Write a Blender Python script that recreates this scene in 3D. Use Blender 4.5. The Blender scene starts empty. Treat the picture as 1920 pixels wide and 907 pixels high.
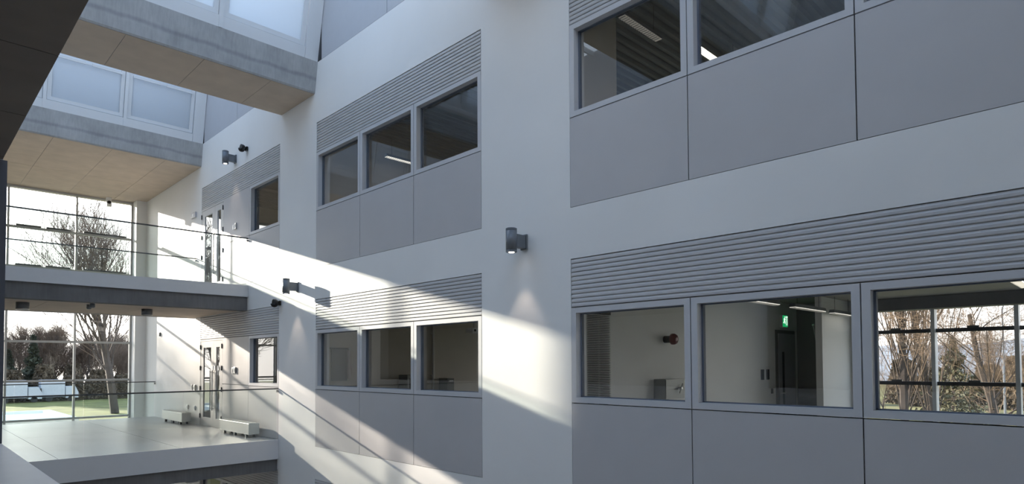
import bpy, bmesh, math, random
from mathutils import Vector, Matrix
C = bpy.context.scene.collection
scene = bpy.context.scene
random.seed(7)

# ------------------------------------------------------------------ camera
D = 6.081            # face of the right wall (x), camera at x = y = 0
EYE = 1.6367
cd = bpy.data.cameras.new('camera')
cam = bpy.data.objects.new('camera', cd)
C.objects.link(cam)
Rv = Vector((0.7123975, -0.70175787, -0.00506843)); Uv = Vector((-0.01816606, -0.0256604, 0.99950565)); Fv = Vector((0.70154102, 0.71195325, 0.03102858))
m = Matrix.Identity(4)
for i in range(3):
    m[i][0] = Rv[i]; m[i][1] = Uv[i]; m[i][2] = -Fv[i]
m[2][3] = EYE
cam.matrix_world = m
cd.sensor_width = 36.0
cd.lens = 1181.71 / 1920 * 36
cd.shift_x = 0.0
cd.shift_y = (644.81 - 453.5) / 1920
cd.clip_start = 0.05; cd.clip_end = 4000
scene.camera = cam

# ------------------------------------------------------------------ world, sun, exposure
SUN = Vector((0.238, -1.0, -0.268)).normalized()
w = bpy.data.worlds.new('sky_world'); scene.world = w; w.use_nodes = True
nt = w.node_tree
# hazy winter sky: pale at the horizon, blue overhead, brighter round the sun
tcw = nt.nodes.new('ShaderNodeTexCoord'); spw = nt.nodes.new('ShaderNodeSeparateXYZ'); nt.links.new(tcw.outputs['Generated'], spw.inputs[0])
crw = nt.nodes.new('ShaderNodeValToRGB'); el = crw.color_ramp.elements
el[0].position = 0.0; el[0].color = (0.76, 0.71, 0.68, 1); el[1].position = 1.0; el[1].color = (0.26, 0.385, 0.60, 1)
for ps, cl in ((0.10, (0.88, 0.875, 0.88, 1)), (0.30, (0.56, 0.66, 0.78, 1)), (0.6, (0.35, 0.48, 0.69, 1))):
    e_ = el.new(ps); e_.color = cl
nt.links.new(spw.outputs['Z'], crw.inputs[0])
dt = nt.nodes.new('ShaderNodeVectorMath'); dt.operation = 'DOT_PRODUCT'; dt.inputs[1].default_value = tuple(-SUN)
nt.links.new(tcw.outputs['Generated'], dt.inputs[0])
cl_ = nt.nodes.new('ShaderNodeMath'); cl_.operation = 'MAXIMUM'; cl_.inputs[1].default_value = 0.0; nt.links.new(dt.outputs['Value'], cl_.inputs[0])
pw = nt.nodes.new('ShaderNodeMath'); pw.operation = 'POWER'; pw.inputs[1].default_value = 8.0; nt.links.new(cl_.outputs[0], pw.inputs[0])
gl_ = nt.nodes.new('ShaderNodeMix'); gl_.data_type = 'RGBA'; gl_.blend_type = 'ADD'; gl_.inputs['B'].default_value = (0.9, 0.82, 0.70, 1)
nt.links.new(pw.outputs[0], gl_.inputs['Factor']); nt.links.new(crw.outputs[0], gl_.inputs['A'])
bg = nt.nodes['Background']; bg.inputs['Strength'].default_value = 2.4
nt.links.new(gl_.outputs['Result'], bg.inputs[0])
sl = bpy.data.lights.new('sun', 'SUN'); sl.energy = 11.0; sl.angle = math.radians(0.6); sl.color = (1.0, 0.88, 0.75)
so = bpy.data.objects.new('sun', sl); C.objects.link(so)
so.rotation_euler = SUN.to_track_quat('-Z', 'Y').to_euler(); so.location = (-6, 40, 20)
scene.view_settings.view_transform = 'Standard'; scene.view_settings.look = 'None'
scene.view_settings.gamma = 1.0; scene.view_settings.use_curve_mapping = False
scene.view_settings.exposure = 0.55
scene.cycles.max_bounces = 12; scene.cycles.diffuse_bounces = 6; scene.cycles.glossy_bounces = 4
scene.cycles.transparent_max_bounces = 32; scene.cycles.transmission_bounces = 8
scene.cycles.sample_clamp_indirect = 6.0

# ------------------------------------------------------------------ materials
MATS = {}
def mat(name, col, rough=0.6, metal=0.0, var=0.06, scale=6.0, spec=0.4, bump=0.0, stretch=None):
    if name in MATS: return MATS[name]
    ma = bpy.data.materials.new(name); ma.use_nodes = True
    n = ma.node_tree; b = n.nodes['Principled BSDF']
    b.inputs['Roughness'].default_value = rough; b.inputs['Metallic'].default_value = metal
    b.inputs['Specular IOR Level'].default_value = spec
    tc = n.nodes.new('ShaderNodeTexCoord'); nz = n.nodes.new('ShaderNodeTexNoise')
    nz.inputs['Scale'].default_value = scale; nz.inputs['Detail'].default_value = 6
    if stretch:
        mp = n.nodes.new('ShaderNodeMapping'); mp.inputs['Scale'].default_value = stretch
        n.links.new(tc.outputs['Object'], mp.inputs[0]); n.links.new(mp.outputs[0], nz.inputs['Vector'])
    else:
        n.links.new(tc.outputs['Object'], nz.inputs['Vector'])
    cr = n.nodes.new('ShaderNodeValToRGB')
    cr.color_ramp.elements[0].position = 0.3; cr.color_ramp.elements[1].position = 0.7
    cr.color_ramp.elements[0].color = tuple(max(0, c * (1 - var)) for c in col) + (1,)
    cr.color_ramp.elements[1].color = tuple(min(1, c * (1 + var)) for c in col) + (1,)
    n.links.new(nz.outputs['Fac'], cr.inputs[0]); n.links.new(cr.outputs[0], b.inputs['Base Color'])
    if bump:
        bp = n.nodes.new('ShaderNodeBump'); bp.inputs['Strength'].default_value = bump; bp.inputs['Distance'].default_value = 0.01
        n.links.new(nz.outputs['Fac'], bp.inputs['Height']); n.links.new(bp.outputs[0], b.inputs['Normal'])
    MATS[name] = ma
    return ma
def emit(name, col, s):
    if name in MATS: return MATS[name]
    ma = mat(name, col, 0.5, var=0.0)
    b = ma.node_tree.nodes['Principled BSDF']
    b.inputs['Emission Color'].default_value = col + (1,); b.inputs['Emission Strength'].default_value = s
    return ma
def glass(name, tint, ior=1.5):
    ma = bpy.data.materials.new(name); ma.use_nodes = True; n = ma.node_tree
    n.nodes.remove(n.nodes['Principled BSDF'])
    tr = n.nodes.new('ShaderNodeBsdfTransparent'); tr.inputs[0].default_value = tint + (1,)
    gl = n.nodes.new('ShaderNodeBsdfGlossy'); gl.inputs['Roughness'].default_value = 0.0; gl.inputs[0].default_value = (0.95, 0.97, 1, 1)
    fr = n.nodes.new('ShaderNodeFresnel'); fr.inputs['IOR'].default_value = ior
    ge = n.nodes.new('ShaderNodeNewGeometry'); inv = n.nodes.new('ShaderNodeMath'); inv.operation = 'SUBTRACT'; inv.inputs[0].default_value = 1
    mu = n.nodes.new('ShaderNodeMath'); mu.operation = 'MULTIPLY'
    n.links.new(ge.outputs['Backfacing'], inv.inputs[1]); n.links.new(inv.outputs[0], mu.inputs[0]); n.links.new(fr.outputs[0], mu.inputs[1])
    mx = n.nodes.new('ShaderNodeMixShader'); n.links.new(mu.outputs[0], mx.inputs[0]); n.links.new(tr.outputs[0], mx.inputs[1]); n.links.new(gl.outputs[0], mx.inputs[2])
    n.links.new(mx.outputs[0], n.nodes['Material Output'].inputs[0])
    MATS[name] = ma
    return ma
def frosted(name, col, diff):
    ma = bpy.data.materials.new(name); ma.use_nodes = True; n = ma.node_tree
    n.nodes.remove(n.nodes['Principled BSDF'])
    tl = n.nodes.new('ShaderNodeBsdfTranslucent'); tl.inputs[0].default_value = col + (1,)
    df = n.nodes.new('ShaderNodeBsdfDiffuse'); df.inputs[0].default_value = col + (1,)
    mx = n.nodes.new('ShaderNodeMixShader'); mx.inputs[0].default_value = diff
    n.links.new(tl.outputs[0], mx.inputs[1]); n.links.new(df.outputs[0], mx.inputs[2])
    gl = n.nodes.new('ShaderNodeBsdfGlossy'); gl.inputs['Roughness'].default_value = 0.15
    m2 = n.nodes.new('ShaderNodeMixShader'); m2.inputs[0].default_value = 0.05
    n.links.new(mx.outputs[0], m2.inputs[1]); n.links.new(gl.outputs[0], m2.inputs[2])
    n.links.new(m2.outputs[0], n.nodes['Material Output'].inputs[0])
    MATS[name] = ma
    return ma
def concrete(name, col, band=None):
    """fair-faced concrete: cloudy tone, vertical run marks and, where asked, one wavering day-joint stain at height band"""
    ma = mat(name, col, 0.85, var=0.13, scale=2.2, spec=0.2, bump=0.15)
    n = ma.node_tree; b = n.nodes['Principled BSDF']; src = b.inputs['Base Color'].links[0].from_socket
    tc = n.nodes.new('ShaderNodeTexCoord'); mp = n.nodes.new('ShaderNodeMapping'); mp.inputs['Scale'].default_value = (9, 9, 0.7)
    n.links.new(tc.outputs['Object'], mp.inputs[0])
    nz = n.nodes.new('ShaderNodeTexNoise'); nz.inputs['Scale'].default_value = 3; nz.inputs['Detail'].default_value = 5
    n.links.new(mp.outputs[0], nz.inputs['Vector'])
    cr = n.nodes.new('ShaderNodeValToRGB'); cr.color_ramp.elements[0].position = 0.35; cr.color_ramp.elements[1].position = 0.6
    cr.color_ramp.elements[0].color = (0.72, 0.72, 0.72, 1); cr.color_ramp.elements[1].color = (1, 1, 1, 1)
    n.links.new(nz.outputs['Fac'], cr.inputs[0])
    mu = n.nodes.new('ShaderNodeMix'); mu.data_type = 'RGBA'; mu.blend_type = 'MULTIPLY'; mu.inputs['Factor'].default_value = 0.35
    n.links.new(src, mu.inputs['A']); n.links.new(cr.outputs[0], mu.inputs['B'])
    out = mu.outputs['Result']
    if band is not None:
        sp = n.nodes.new('ShaderNodeSeparateXYZ'); n.links.new(tc.outputs['Object'], sp.inputs[0])
        n2 = n.nodes.new('ShaderNodeTexNoise'); n2.inputs['Scale'].default_value = 1.6; n2.inputs['Detail'].default_value = 4
        n.links.new(tc.outputs['Object'], n2.inputs['Vector'])
        ad = n.nodes.new('ShaderNodeMath'); ad.operation = 'MULTIPLY_ADD'; ad.inputs[1].default_value = 0.12
        n.links.new(n2.outputs['Fac'], ad.inputs[0]); n.links.new(sp.outputs['Z'], ad.inputs[2])
        su = n.nodes.new('ShaderNodeMath'); su.operation = 'SUBTRACT'; su.inputs[1].default_value = band + 0.06
        n.links.new(ad.outputs[0], su.inputs[0])
        ab = n.nodes.new('ShaderNodeMath'); ab.operation = 'ABSOLUTE'; n.links.new(su.outputs[0], ab.inputs[0])
        c2 = n.nodes.new('ShaderNodeValToRGB'); c2.color_ramp.elements[0].position = 0.012; c2.color_ramp.elements[1].position = 0.055
        c2.color_ramp.elements[0].color = (0.78, 0.78, 0.80, 1); c2.color_ramp.elements[1].color = (1, 1, 1, 1)
        n.links.new(ab.outputs[0], c2.inputs[0])
        m3 = n.nodes.new('ShaderNodeMix'); m3.data_type = 'RGBA'; m3.blend_type = 'MULTIPLY'; m3.inputs['Factor'].default_value = 1
        n.links.new(out, m3.inputs['A']); n.links.new(c2.outputs[0], m3.inputs['B']); out = m3.outputs['Result']
    n.links.new(out, b.inputs['Base Color'])
    return ma

M_WALL = mat('white_plaster', (0.78, 0.775, 0.76), 0.55, var=0.025, scale=0.8, spec=0.35)
M_PANEL = mat('grey_laminate_panel', (0.50, 0.49, 0.495), 0.42, var=0.015, scale=3, spec=0.45)
M_FRAME = mat('grey_painted_frame', (0.55, 0.55, 0.565), 0.4, var=0.01, scale=4, spec=0.45)
M_SLAT = mat('grey_louvre_metal', (0.50, 0.495, 0.50), 0.42, var=0.012, scale=4, spec=0.45)
M_DARK = mat('dark_gap', (0.025, 0.025, 0.028), 0.8, var=0.02)
M_GASKET = mat('blue_grey_gasket', (0.12, 0.14, 0.18), 0.5, var=0.03)
M_CONC = concrete('beam_concrete', (0.40, 0.40, 0.395), band=7.44)
M_SOFFIT = mat('soffit_concrete', (0.56, 0.465, 0.375), 0.8, var=0.07, scale=2.5, spec=0.2)
M_DKBEAM = concrete('dark_edge_beam', (0.17, 0.168, 0.17))
M_FASCIA = mat('pale_fascia_metal', (0.62, 0.625, 0.64), 0.45, var=0.015)
M_FLOOR = mat('polished_grey_floor', (0.36, 0.36, 0.355), 0.30, var=0.12, scale=1.6, spec=0.3, stretch=(1, 0.35, 1))
M_LOWFLOOR = mat('warm_bounce_screed', (0.82, 0.72, 0.60), 0.5, var=0.06, scale=1.2)  # pale warm colour chosen to bounce warm light onto the lower walls
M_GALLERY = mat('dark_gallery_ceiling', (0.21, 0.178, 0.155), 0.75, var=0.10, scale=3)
M_SILL = mat('pale_parapet_cap', (0.80, 0.755, 0.72), 0.45, var=0.02)
M_PIER = mat('dark_blue_grey_pier', (0.15, 0.155, 0.18), 0.6, var=0.04)
M_CLAD = mat('blue_grey_cladding', (0.46, 0.47, 0.50), 0.5, var=0.015)
M_SKYFRAME = mat('white_skylight_frame', (0.70, 0.71, 0.72), 0.4, var=0.01)
M_FROST = frosted('frosted_pane', (0.90, 0.925, 0.94), 0.22)
M_GLASS = glass('window_glass', (0.975, 0.98, 0.98), 1.85)
M_CLEAR = glass('clear_glass', (0.985, 0.99, 0.985), 1.45)
M_BAL = glass('green_tinted_glass', (0.955, 0.98, 0.968), 1.5)
M_RAIL = mat('dark_steel_rail', (0.10, 0.105, 0.105), 0.35, metal=0.6, var=0.03)
M_STEEL = mat('brushed_steel', (0.55, 0.55, 0.54), 0.3, metal=0.9, var=0.03)
M_MULL = mat('silver_mullion', (0.42, 0.42, 0.41), 0.4, metal=0.3, var=0.02)
M_LAMP = mat('charcoal_lamp_metal', (0.17, 0.185, 0.205), 0.42, metal=0.2, var=0.02, spec=0.4)
M_BLACK = mat('black_plastic', (0.012, 0.012, 0.013), 0.35, var=0.02)
M_DOOR = mat('door_laminate', (0.55, 0.54, 0.53), 0.4, var=0.015)
M_HEAT = mat('heater_casing', (0.60, 0.60, 0.58), 0.35, metal=0.35, var=0.02)
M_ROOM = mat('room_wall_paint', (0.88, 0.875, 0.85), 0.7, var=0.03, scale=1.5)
M_ROOMDIM = mat('dimmed_room_wall', (0.60, 0.56, 0.49), 0.7, var=0.05, scale=1.5)  # dimness of these rooms put into a darker wall colour
M_DECK = mat('dark_metal_deck', (0.13, 0.15, 0.15), 0.55, metal=0.2, var=0.05)
M_CARPET = mat('room_carpet', (0.55, 0.53, 0.49), 0.8, var=0.08)
M_PARTN = mat('dark_partition', (0.19, 0.195, 0.185), 0.6, var=0.04)
M_RED = mat('red_bell', (0.14, 0.012, 0.016), 0.35, var=0.02)
M_WHITE = mat('white_plastic', (0.8, 0.8, 0.79), 0.35, var=0.01)
M_LENS = emit('lamp_lens', (1.0, 0.86, 0.68), 6.0)
M_TUBE = emit('fluorescent_tube', (1.0, 0.93, 0.80), 4.0)
M_TUBEDIM = emit('dim_tube', (0.95, 0.9, 0.8), 0.8)  # weak glow added to the pendant tubes, also brightens the rooms
M_TUBEFAINT = emit('faint_glow_tube', (0.7, 0.66, 0.58), 0.12)  # faint emission added so the tube shows as a dim strip
M_EXIT = emit('exit_green', (0.01, 0.42, 0.13), 0.6)
M_EXITW = emit('exit_white', (0.85, 1.0, 0.9), 0.9)

# ------------------------------------------------------------------ geometry helpers
class MB:
    def __init__(s): s.v = []; s.f = []
    def box(s, a, b):
        x0, y0, z0 = [min(p, q) for p, q in zip(a, b)]; x1, y1, z1 = [max(p, q) for p, q in zip(a, b)]
        return s.hexa([(x0, y0, z0), (x1, y0, z0), (x1, y1, z0), (x0, y1, z0), (x0, y0, z1), (x1, y0, z1), (x1, y1, z1), (x0, y1, z1)])
    def hexa(s, p):
        o = len(s.v); s.v += [tuple(q) for q in p]
        s.f += [tuple(o + i for i in q) for q in ((0, 3, 2, 1), (4, 5, 6, 7), (0, 1, 5, 4), (1, 2, 6, 5), (2, 3, 7, 6), (3, 0, 4, 7))]
        return s
    def prism(s, poly, axis, t0, t1):
        """poly: 2-D points; axis 'x': (y,z) extruded in x, 'y': (x,z) in y, 'z': (x,y) in z"""
        k = len(poly)
        def mk(p, t): return (t, p[0], p[1]) if axis == 'x' else (p[0], t, p[1]) if axis == 'y' else (p[0], p[1], t)
        o = len(s.v); s.v += [mk(p, t0) for p in poly] + [mk(p, t1) for p in poly]
        s.f.append(tuple(o + i for i in reversed(range(k)))); s.f.append(tuple(o + k + i for i in range(k)))
        for i in range(k):
            j = (i + 1) % k; s.f.append((o + i, o + j, o + k + j, o + k + i))
        return s
    def lathe(s, prof, c=(0, 0, 0), n=20, axis='z'):
        o = len(s.v)
        for r, h in prof:
            for i in range(n):
                a = 2 * math.pi * i / n; p, q = r * math.cos(a), r * math.sin(a)
                t = (p, q, h) if axis == 'z' else (h, p, q) if axis == 'x' else (p, h, q)
                s.v.append(tuple(t[k] + c[k] for k in range(3)))
        for j in range(len(prof) - 1):
            for i in range(n):
                k = (i + 1) % n; s.f.append((o + j * n + i, o + j * n + k, o + (j + 1) * n + k, o + (j + 1) * n + i))
        s.f.append(tuple(o + i for i in reversed(range(n)))); s.f.append(tuple(o + (len(prof) - 1) * n + i for i in range(n)))
        return s
    def tube(s, pts, radii, n=5, cap=True):
        o = len(s.v); pts = [Vector(p) for p in pts]
        for i, p in enumerate(pts):
            d = (pts[min(i + 1, len(pts) - 1)] - pts[max(i - 1, 0)])
            d = d.normalized() if d.length > 1e-9 else Vector((0, 0, 1))
            u = d.cross(Vector((0, 0, 1)) if abs(d.z) < 0.9 else Vector((1, 0, 0))).normalized(); v = d.cross(u)
            r = radii[i] if hasattr(radii, '__len__') else radii
            for k in range(n):
                a = 2 * math.pi * k / n; s.v.append(tuple(p + u * (r * math.cos(a)) + v * (r * math.sin(a))))
        for i in range(len(pts) - 1):
            for k in range(n):
                q = (k + 1) % n; s.f.append((o + i * n + k, o + i * n + q, o + (i + 1) * n + q, o + (i + 1) * n + k))
        if cap:
            s.f.append(tuple(o + k for k in reversed(range(n)))); e = o + (len(pts) - 1) * n; s.f.append(tuple(e + k for k in range(n)))
        return s
    def mesh(s, name, ma):
        me = bpy.data.meshes.new(name); me.from_pydata(s.v, [], s.f)
        if ma: me.materials.append(ma)
        bm = bmesh.new(); bm.from_mesh(me); bmesh.ops.recalc_face_normals(bm, faces=bm.faces); bm.to_mesh(me); bm.free()
        me.update(); return me
    def build(s, name, ma, parent=None, loc=None, smooth=False, bevel=0):
        o = bpy.data.objects.new(name, s.mesh(name, ma)); C.objects.link(o)
        if parent: o.parent = parent
        if loc: o.location = loc
        if smooth:
            for p in o.data.polygons: p.use_smooth = len(p.vertices) == 4
        if bevel:
            b = o.modifiers.new('bevel', 'BEVEL'); b.width = bevel; b.segments = 2; b.limit_method = 'ANGLE'
        return o
def box(name, a, b, ma, parent=None, **k): return MB().box(a, b).build(name, ma, parent, **k)
def empty(name, loc=(0, 0, 0), rz=0):
    o = bpy.data.objects.new(name, None); C.objects.link(o); o.location = loc; o.rotation_euler = (0, 0, rz); o.empty_display_size = 0.1
    return o
def tag(o, label, cat, group=None):
    o['label'] = label; o['category'] = cat
    if group: o['group'] = group
    return o
def struct(o): o['kind'] = 'structure'; return o
def copy_tree(o, parent=None):
    c = o.copy(); C.objects.link(c)
    if parent: c.parent = parent
    for ch in list(o.children): copy_tree(ch, c)
    return c
def cells(ys, zs, solid, x0, x1, s=None):
    """a wall x0..x1 over a grid of y and z breaks, with the cells where solid(y,z) is false left open"""
    s = s or MB(); ny, nz = len(ys) - 1, len(zs) - 1
    S = [[solid((ys[i] + ys[i + 1]) / 2, (zs[j] + zs[j + 1]) / 2) for j in range(nz)] for i in range(ny)]
    g = lambda i, j: 0 <= i < ny and 0 <= j < nz and S[i][j]
    q = lambda p: (s.f.append(tuple(range(len(s.v), len(s.v) + 4))), s.v.extend(p))
    for i in range(ny):
        for j in range(nz):
            if not S[i][j]: continue
            a, b, c, d = ys[i], ys[i + 1], zs[j], zs[j + 1]
            q([(x0, a, c), (x0, a, d), (x0, b, d), (x0, b, c)]); q([(x1, a, c), (x1, b, c), (x1, b, d), (x1, a, d)])
            if not g(i - 1, j): q([(x0, a, c), (x1, a, c), (x1, a, d), (x0, a, d)])
            if not g(i + 1, j): q([(x0, b, c), (x0, b, d), (x1, b, d), (x1, b, c)])
            if not g(i, j - 1): q([(x0, a, c), (x0, b, c), (x1, b, c), (x1, a, c)])
            if not g(i, j + 1): q([(x0, a, d), (x1, a, d), (x1, b, d), (x0, b, d)])
    return s

# ------------------------------------------------------------------ key dimensions
ZA, ZB, ZC, ST = 1.142, 2.337, 2.952, 3.6
MOD = 1.6597
BAYS = {'r': 0.129, 'm': 6.79, 'q': 13.49}          # start of each bay along y (three modules each)
BW = [4.98, 5.01, 4.95]
bays = {k: (v, v + w_) for (k, v), w_ in zip(BAYS.items(), BW)}
STOREYS = {'r': (0, 1), 'm': (-1, 0, 1), 'q': (-1, 0, 1)}
YF = 24.23                                            # plane of the glazed end wall
LX = 0.487                                            # atrium face of the near gallery wall
ZS, ZT = 7.17, 7.79                                   # soffit and top of the roof beams
ZL = 9.6                                              # top of the lantern rooflights

# ------------------------------------------------------------------ the right wall
def in_bay(y, z):
    for k, (a, b) in bays.items():
        if a < y < b:
            for n in STOREYS[k]:
                if n * ST < z < n * ST + ZC: return True
    return False
ys = sorted({-9.8, 24.6} | {v for b in bays.values() for v in b})
zs = sorted({-3.6, ZT, -0.0} | {n * ST + z for n in (-1, 0, 1) for z in (0, ZC)})
wall_right = struct(cells(ys, zs, lambda y, z: not in_bay(y, z), D, D + 0.3).build('wall_right', M_WALL))
for (a, b) in ((-3.0, 5.0), (6.9, 11.62), (13.62, 18.32)):   # cladding panels inside the lanterns, above the plaster
    n = 2; st = (b - a) / n
    for i in range(n): box('panel', (D + 0.005, a + i * st + 0.006, ZT + 0.012), (D + 0.06, a + (i + 1) * st - 0.006, ZL + 0.1), M_CLAD, wall_right)
cells([-4, 24.6], [ZT, ZL + 0.2], lambda y, z: True, D + 0.06, D + 0.3).build('lantern_backing', M_DARK, wall_right)

def louvre(y0, y1, z0, z1, label):
    t = empty('louvre_grille', (D, (y0 + y1) / 2, z0)); h = z1 - z0; W = (y1 - y0) / 2 - 0.008
    tag(t, label, 'louvre', 'louvre grilles over the wall bays')
    box('backing', (0.052, -W, 0.004), (0.07, W, h - 0.004), M_DARK, t)
    n = 11; p = (h - 0.012) / n; first = None
    for i in range(n):
        if first is None:
            s = MB().prism([(0.006, p * 0.0), (0.0, p * 0.12), (0.0, p * 0.52), (0.003, p * 0.62), (0.015, p * 0.99), (0.05, p * 0.99), (0.05, p * 0.0)], 'y', -W, W)
            first = o = s.build('slat', M_SLAT, t)
        else:
            o = first.copy(); C.objects.link(o); o.parent = t
        o.location = (0, 0, 0.006 + i * p)
    return t
wn = [0]
def window(y0, y1, z0, z1):
    """a fixed light set flush in its bay: frame, gasket, pane"""
    wn[0] += 1
    t = struct(empty('window_%d' % wn[0], (D, (y0 + y1) / 2, z0))); W = (y1 - y0) / 2 - 0.006; h = z1 - z0; f = 0.072
    fr = MB()
    fr.box((-0.002, -W, 0.006), (0.15, -W + f, h - 0.006)); fr.box((-0.002, W - f, 0.006), (0.15, W, h - 0.006))
    fr.box((-0.002, -W + f, 0.006), (0.15, W - f, f)); fr.box((-0.002, -W + f, h - f), (0.15, W - f, h - 0.006))
    fr.build('frame', M_FRAME, t)
    g = MB(); i = W - f; e = 0.022
    g.box((0.085, -i, f), (0.13, -i + e, h - f)); g.box((0.085, i - e, f), (0.13, i, h - f)); g.box((0.085, -i, f), (0.13, i, f + 0.012)); g.box((0.085, -i, h - f - 0.012), (0.13, i, h - f))
    g.build('gasket', M_GASKET, t)
    box('pane', (0.10, -i + e, f + 0.012), (0.112, i - e, h - f - 0.012), M_GLASS, t)
    return t
def panel(y0, y1, z0, z1, ma=M_PANEL):
    return box('panel', (D - 0.001, y0 + 0.006, z0 + 0.006), (D + 0.03, y1 - 0.006, z1 - 0.006), ma, wall_right)
def backing(y0, y1, z0, z1): box('panel_backing', (D + 0.034, y0, z0), (D + 0.05, y1, z1), M_DARK, wall_right)

names = {('r', 0): 'grey louvre strip over the big lower right windows', ('r', 1): 'grey louvre strip cut by the top edge above the upper right windows',
         ('m', -1): 'grey louvre strip just showing at the bottom edge of the photo', ('m', 0): 'louvre strip half in sun over the three lower middle windows',
         ('m', 1): 'grey louvre strip over the three upper middle windows', ('q', -1): 'brown-lit louvre strip under the lower walkway edge',
         ('q', 0): 'louvre strip over the double doors under the upper walkway', ('q', 1): 'grey louvre strip over the doors of the upper walkway'}
for k, (a, b) in bays.items():
    e = [a, a + (b - a) / 3, a + 2 * (b - a) / 3, b]
    for n in STOREYS[k]:
        z = n * ST
        louvre(a, b, z + ZB, z + ZC, names[(k, n)])
        if k == 'q' and n >= 0:
            window(e[0], e[1], z + ZA, z + ZB); panel(e[0], e[1], z, z + ZA); panel(e[1], 16.80, z + 1.155, z + ZB); panel(e[1], 16.80, z, z + 1.155)
            backing(e[0], 16.80, z, z + ZA); backing(e[1], 16.80, z + ZA, z + ZB)
        else:
            for i in range(3):
                window(e[i], e[i + 1], z + ZA, z + ZB); panel(e[i], e[i + 1], z, z + ZA)
            backing(a, b, z, z + ZA)

# double doors at the end of each walkway
def double_door(nm, z0, y0=16.80, ym=17.43, y1=18.44, h=2.337):
    t = struct(empty(nm, (D, ym, z0)))
    fr = MB(); fr.box((0.0, y0 - ym + .004, 0), (0.10, y0 - ym + 0.03, h - .004)); fr.box((0, y1 - ym - 0.03, 0), (0.10, y1 - ym - .004, h - .004)); fr.box((0, y0 - ym + 0.03, h - 0.05), (0.10, y1 - ym - 0.03, h - .004))
    fr.build('frame', M_DOOR, t)
    for (a, b, g0, g1, gz0, gz1) in ((y0 - ym + 0.034, -0.004, y0 - ym + 0.21, y0 - ym + 0.45, 0.23, 2.115), (0.004, y1 - ym - 0.034, 0.19, 0.76, 0.23, 2.115)):
        s = cells([a, g0, g1, b], [0.006, gz0, gz1, h - 0.056], lambda y, z: not (g0 < y < g1 and gz0 < z < gz1), 0.004, 0.05)
        lf = s.build('leaf', M_DOOR, t)
        box('pane', (0.022, g0, gz0), (0.032, g1, gz1), M_GLASS, lf)
        e = -1 if a < -0.1 else 1; yy = a if e < 0 else b
        for hz in (0.2, 0.95, 1.5, 2.07): MB().lathe([(0.014, 0), (0.014, 0.12)], (-0.008, yy, hz), 8).build('hinge', M_BLACK, lf)
        hy = e * 0.075
        s = MB().tube([(-0.055, hy, 0.45), (-0.055, hy, 1.5)], 0.014, 8)
        for hz in (0.5, 1.45): s.tube([(-0.055, hy, hz), (0.006, hy, hz)], 0.009, 6)
        s.build('pull_handle', M_STEEL, lf)
        MB().box((-0.006, e * 0.12, 1.5), (0.005, e * 0.04, 1.62)).build('lock_plate', M_STEEL, lf)
    return t
double_door('door_1', 0.0); double_door('door_2', 3.6)

# ------------------------------------------------------------------ roof beams and lantern rooflights
def roof_beam(yn, yf, nl=0.11, x0=-2.2):
    t = struct(MB().prism([(yn + 0.02, ZS + 0.004), (yn, ZS + 0.035), (yn - nl, ZT), (yf + nl, ZT), (yf, ZS + 0.035), (yf - 0.02, ZS + 0.004)], 'x', x0, D).build('roof_beam', M_CONC))
    xs = [-2.2, -1.02, 0.22, 1.46, 2.70, 3.94, 5.18, D]
    ny = max(1, round((yf - yn) / 2.6)); dy = (yf - yn - 0.06) / ny
    for i in range(7):
        for j in range(ny):
            box('soffit_panel', (xs[i] + 0.004, yn + 0.03 + j * dy + 0.004, ZS - 0.002), (xs[i + 1] - 0.004, yn + 0.03 + (j + 1) * dy - 0.004, ZS + 0.01), M_SOFFIT, t)
    return t
BEAMS = [(-3.4, -0.05), (5.17, 6.76), (11.87, 13.45), (18.49, 24.7)]
for a, b in BEAMS: roof_beam(a, b)
SL = 0.225
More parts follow.
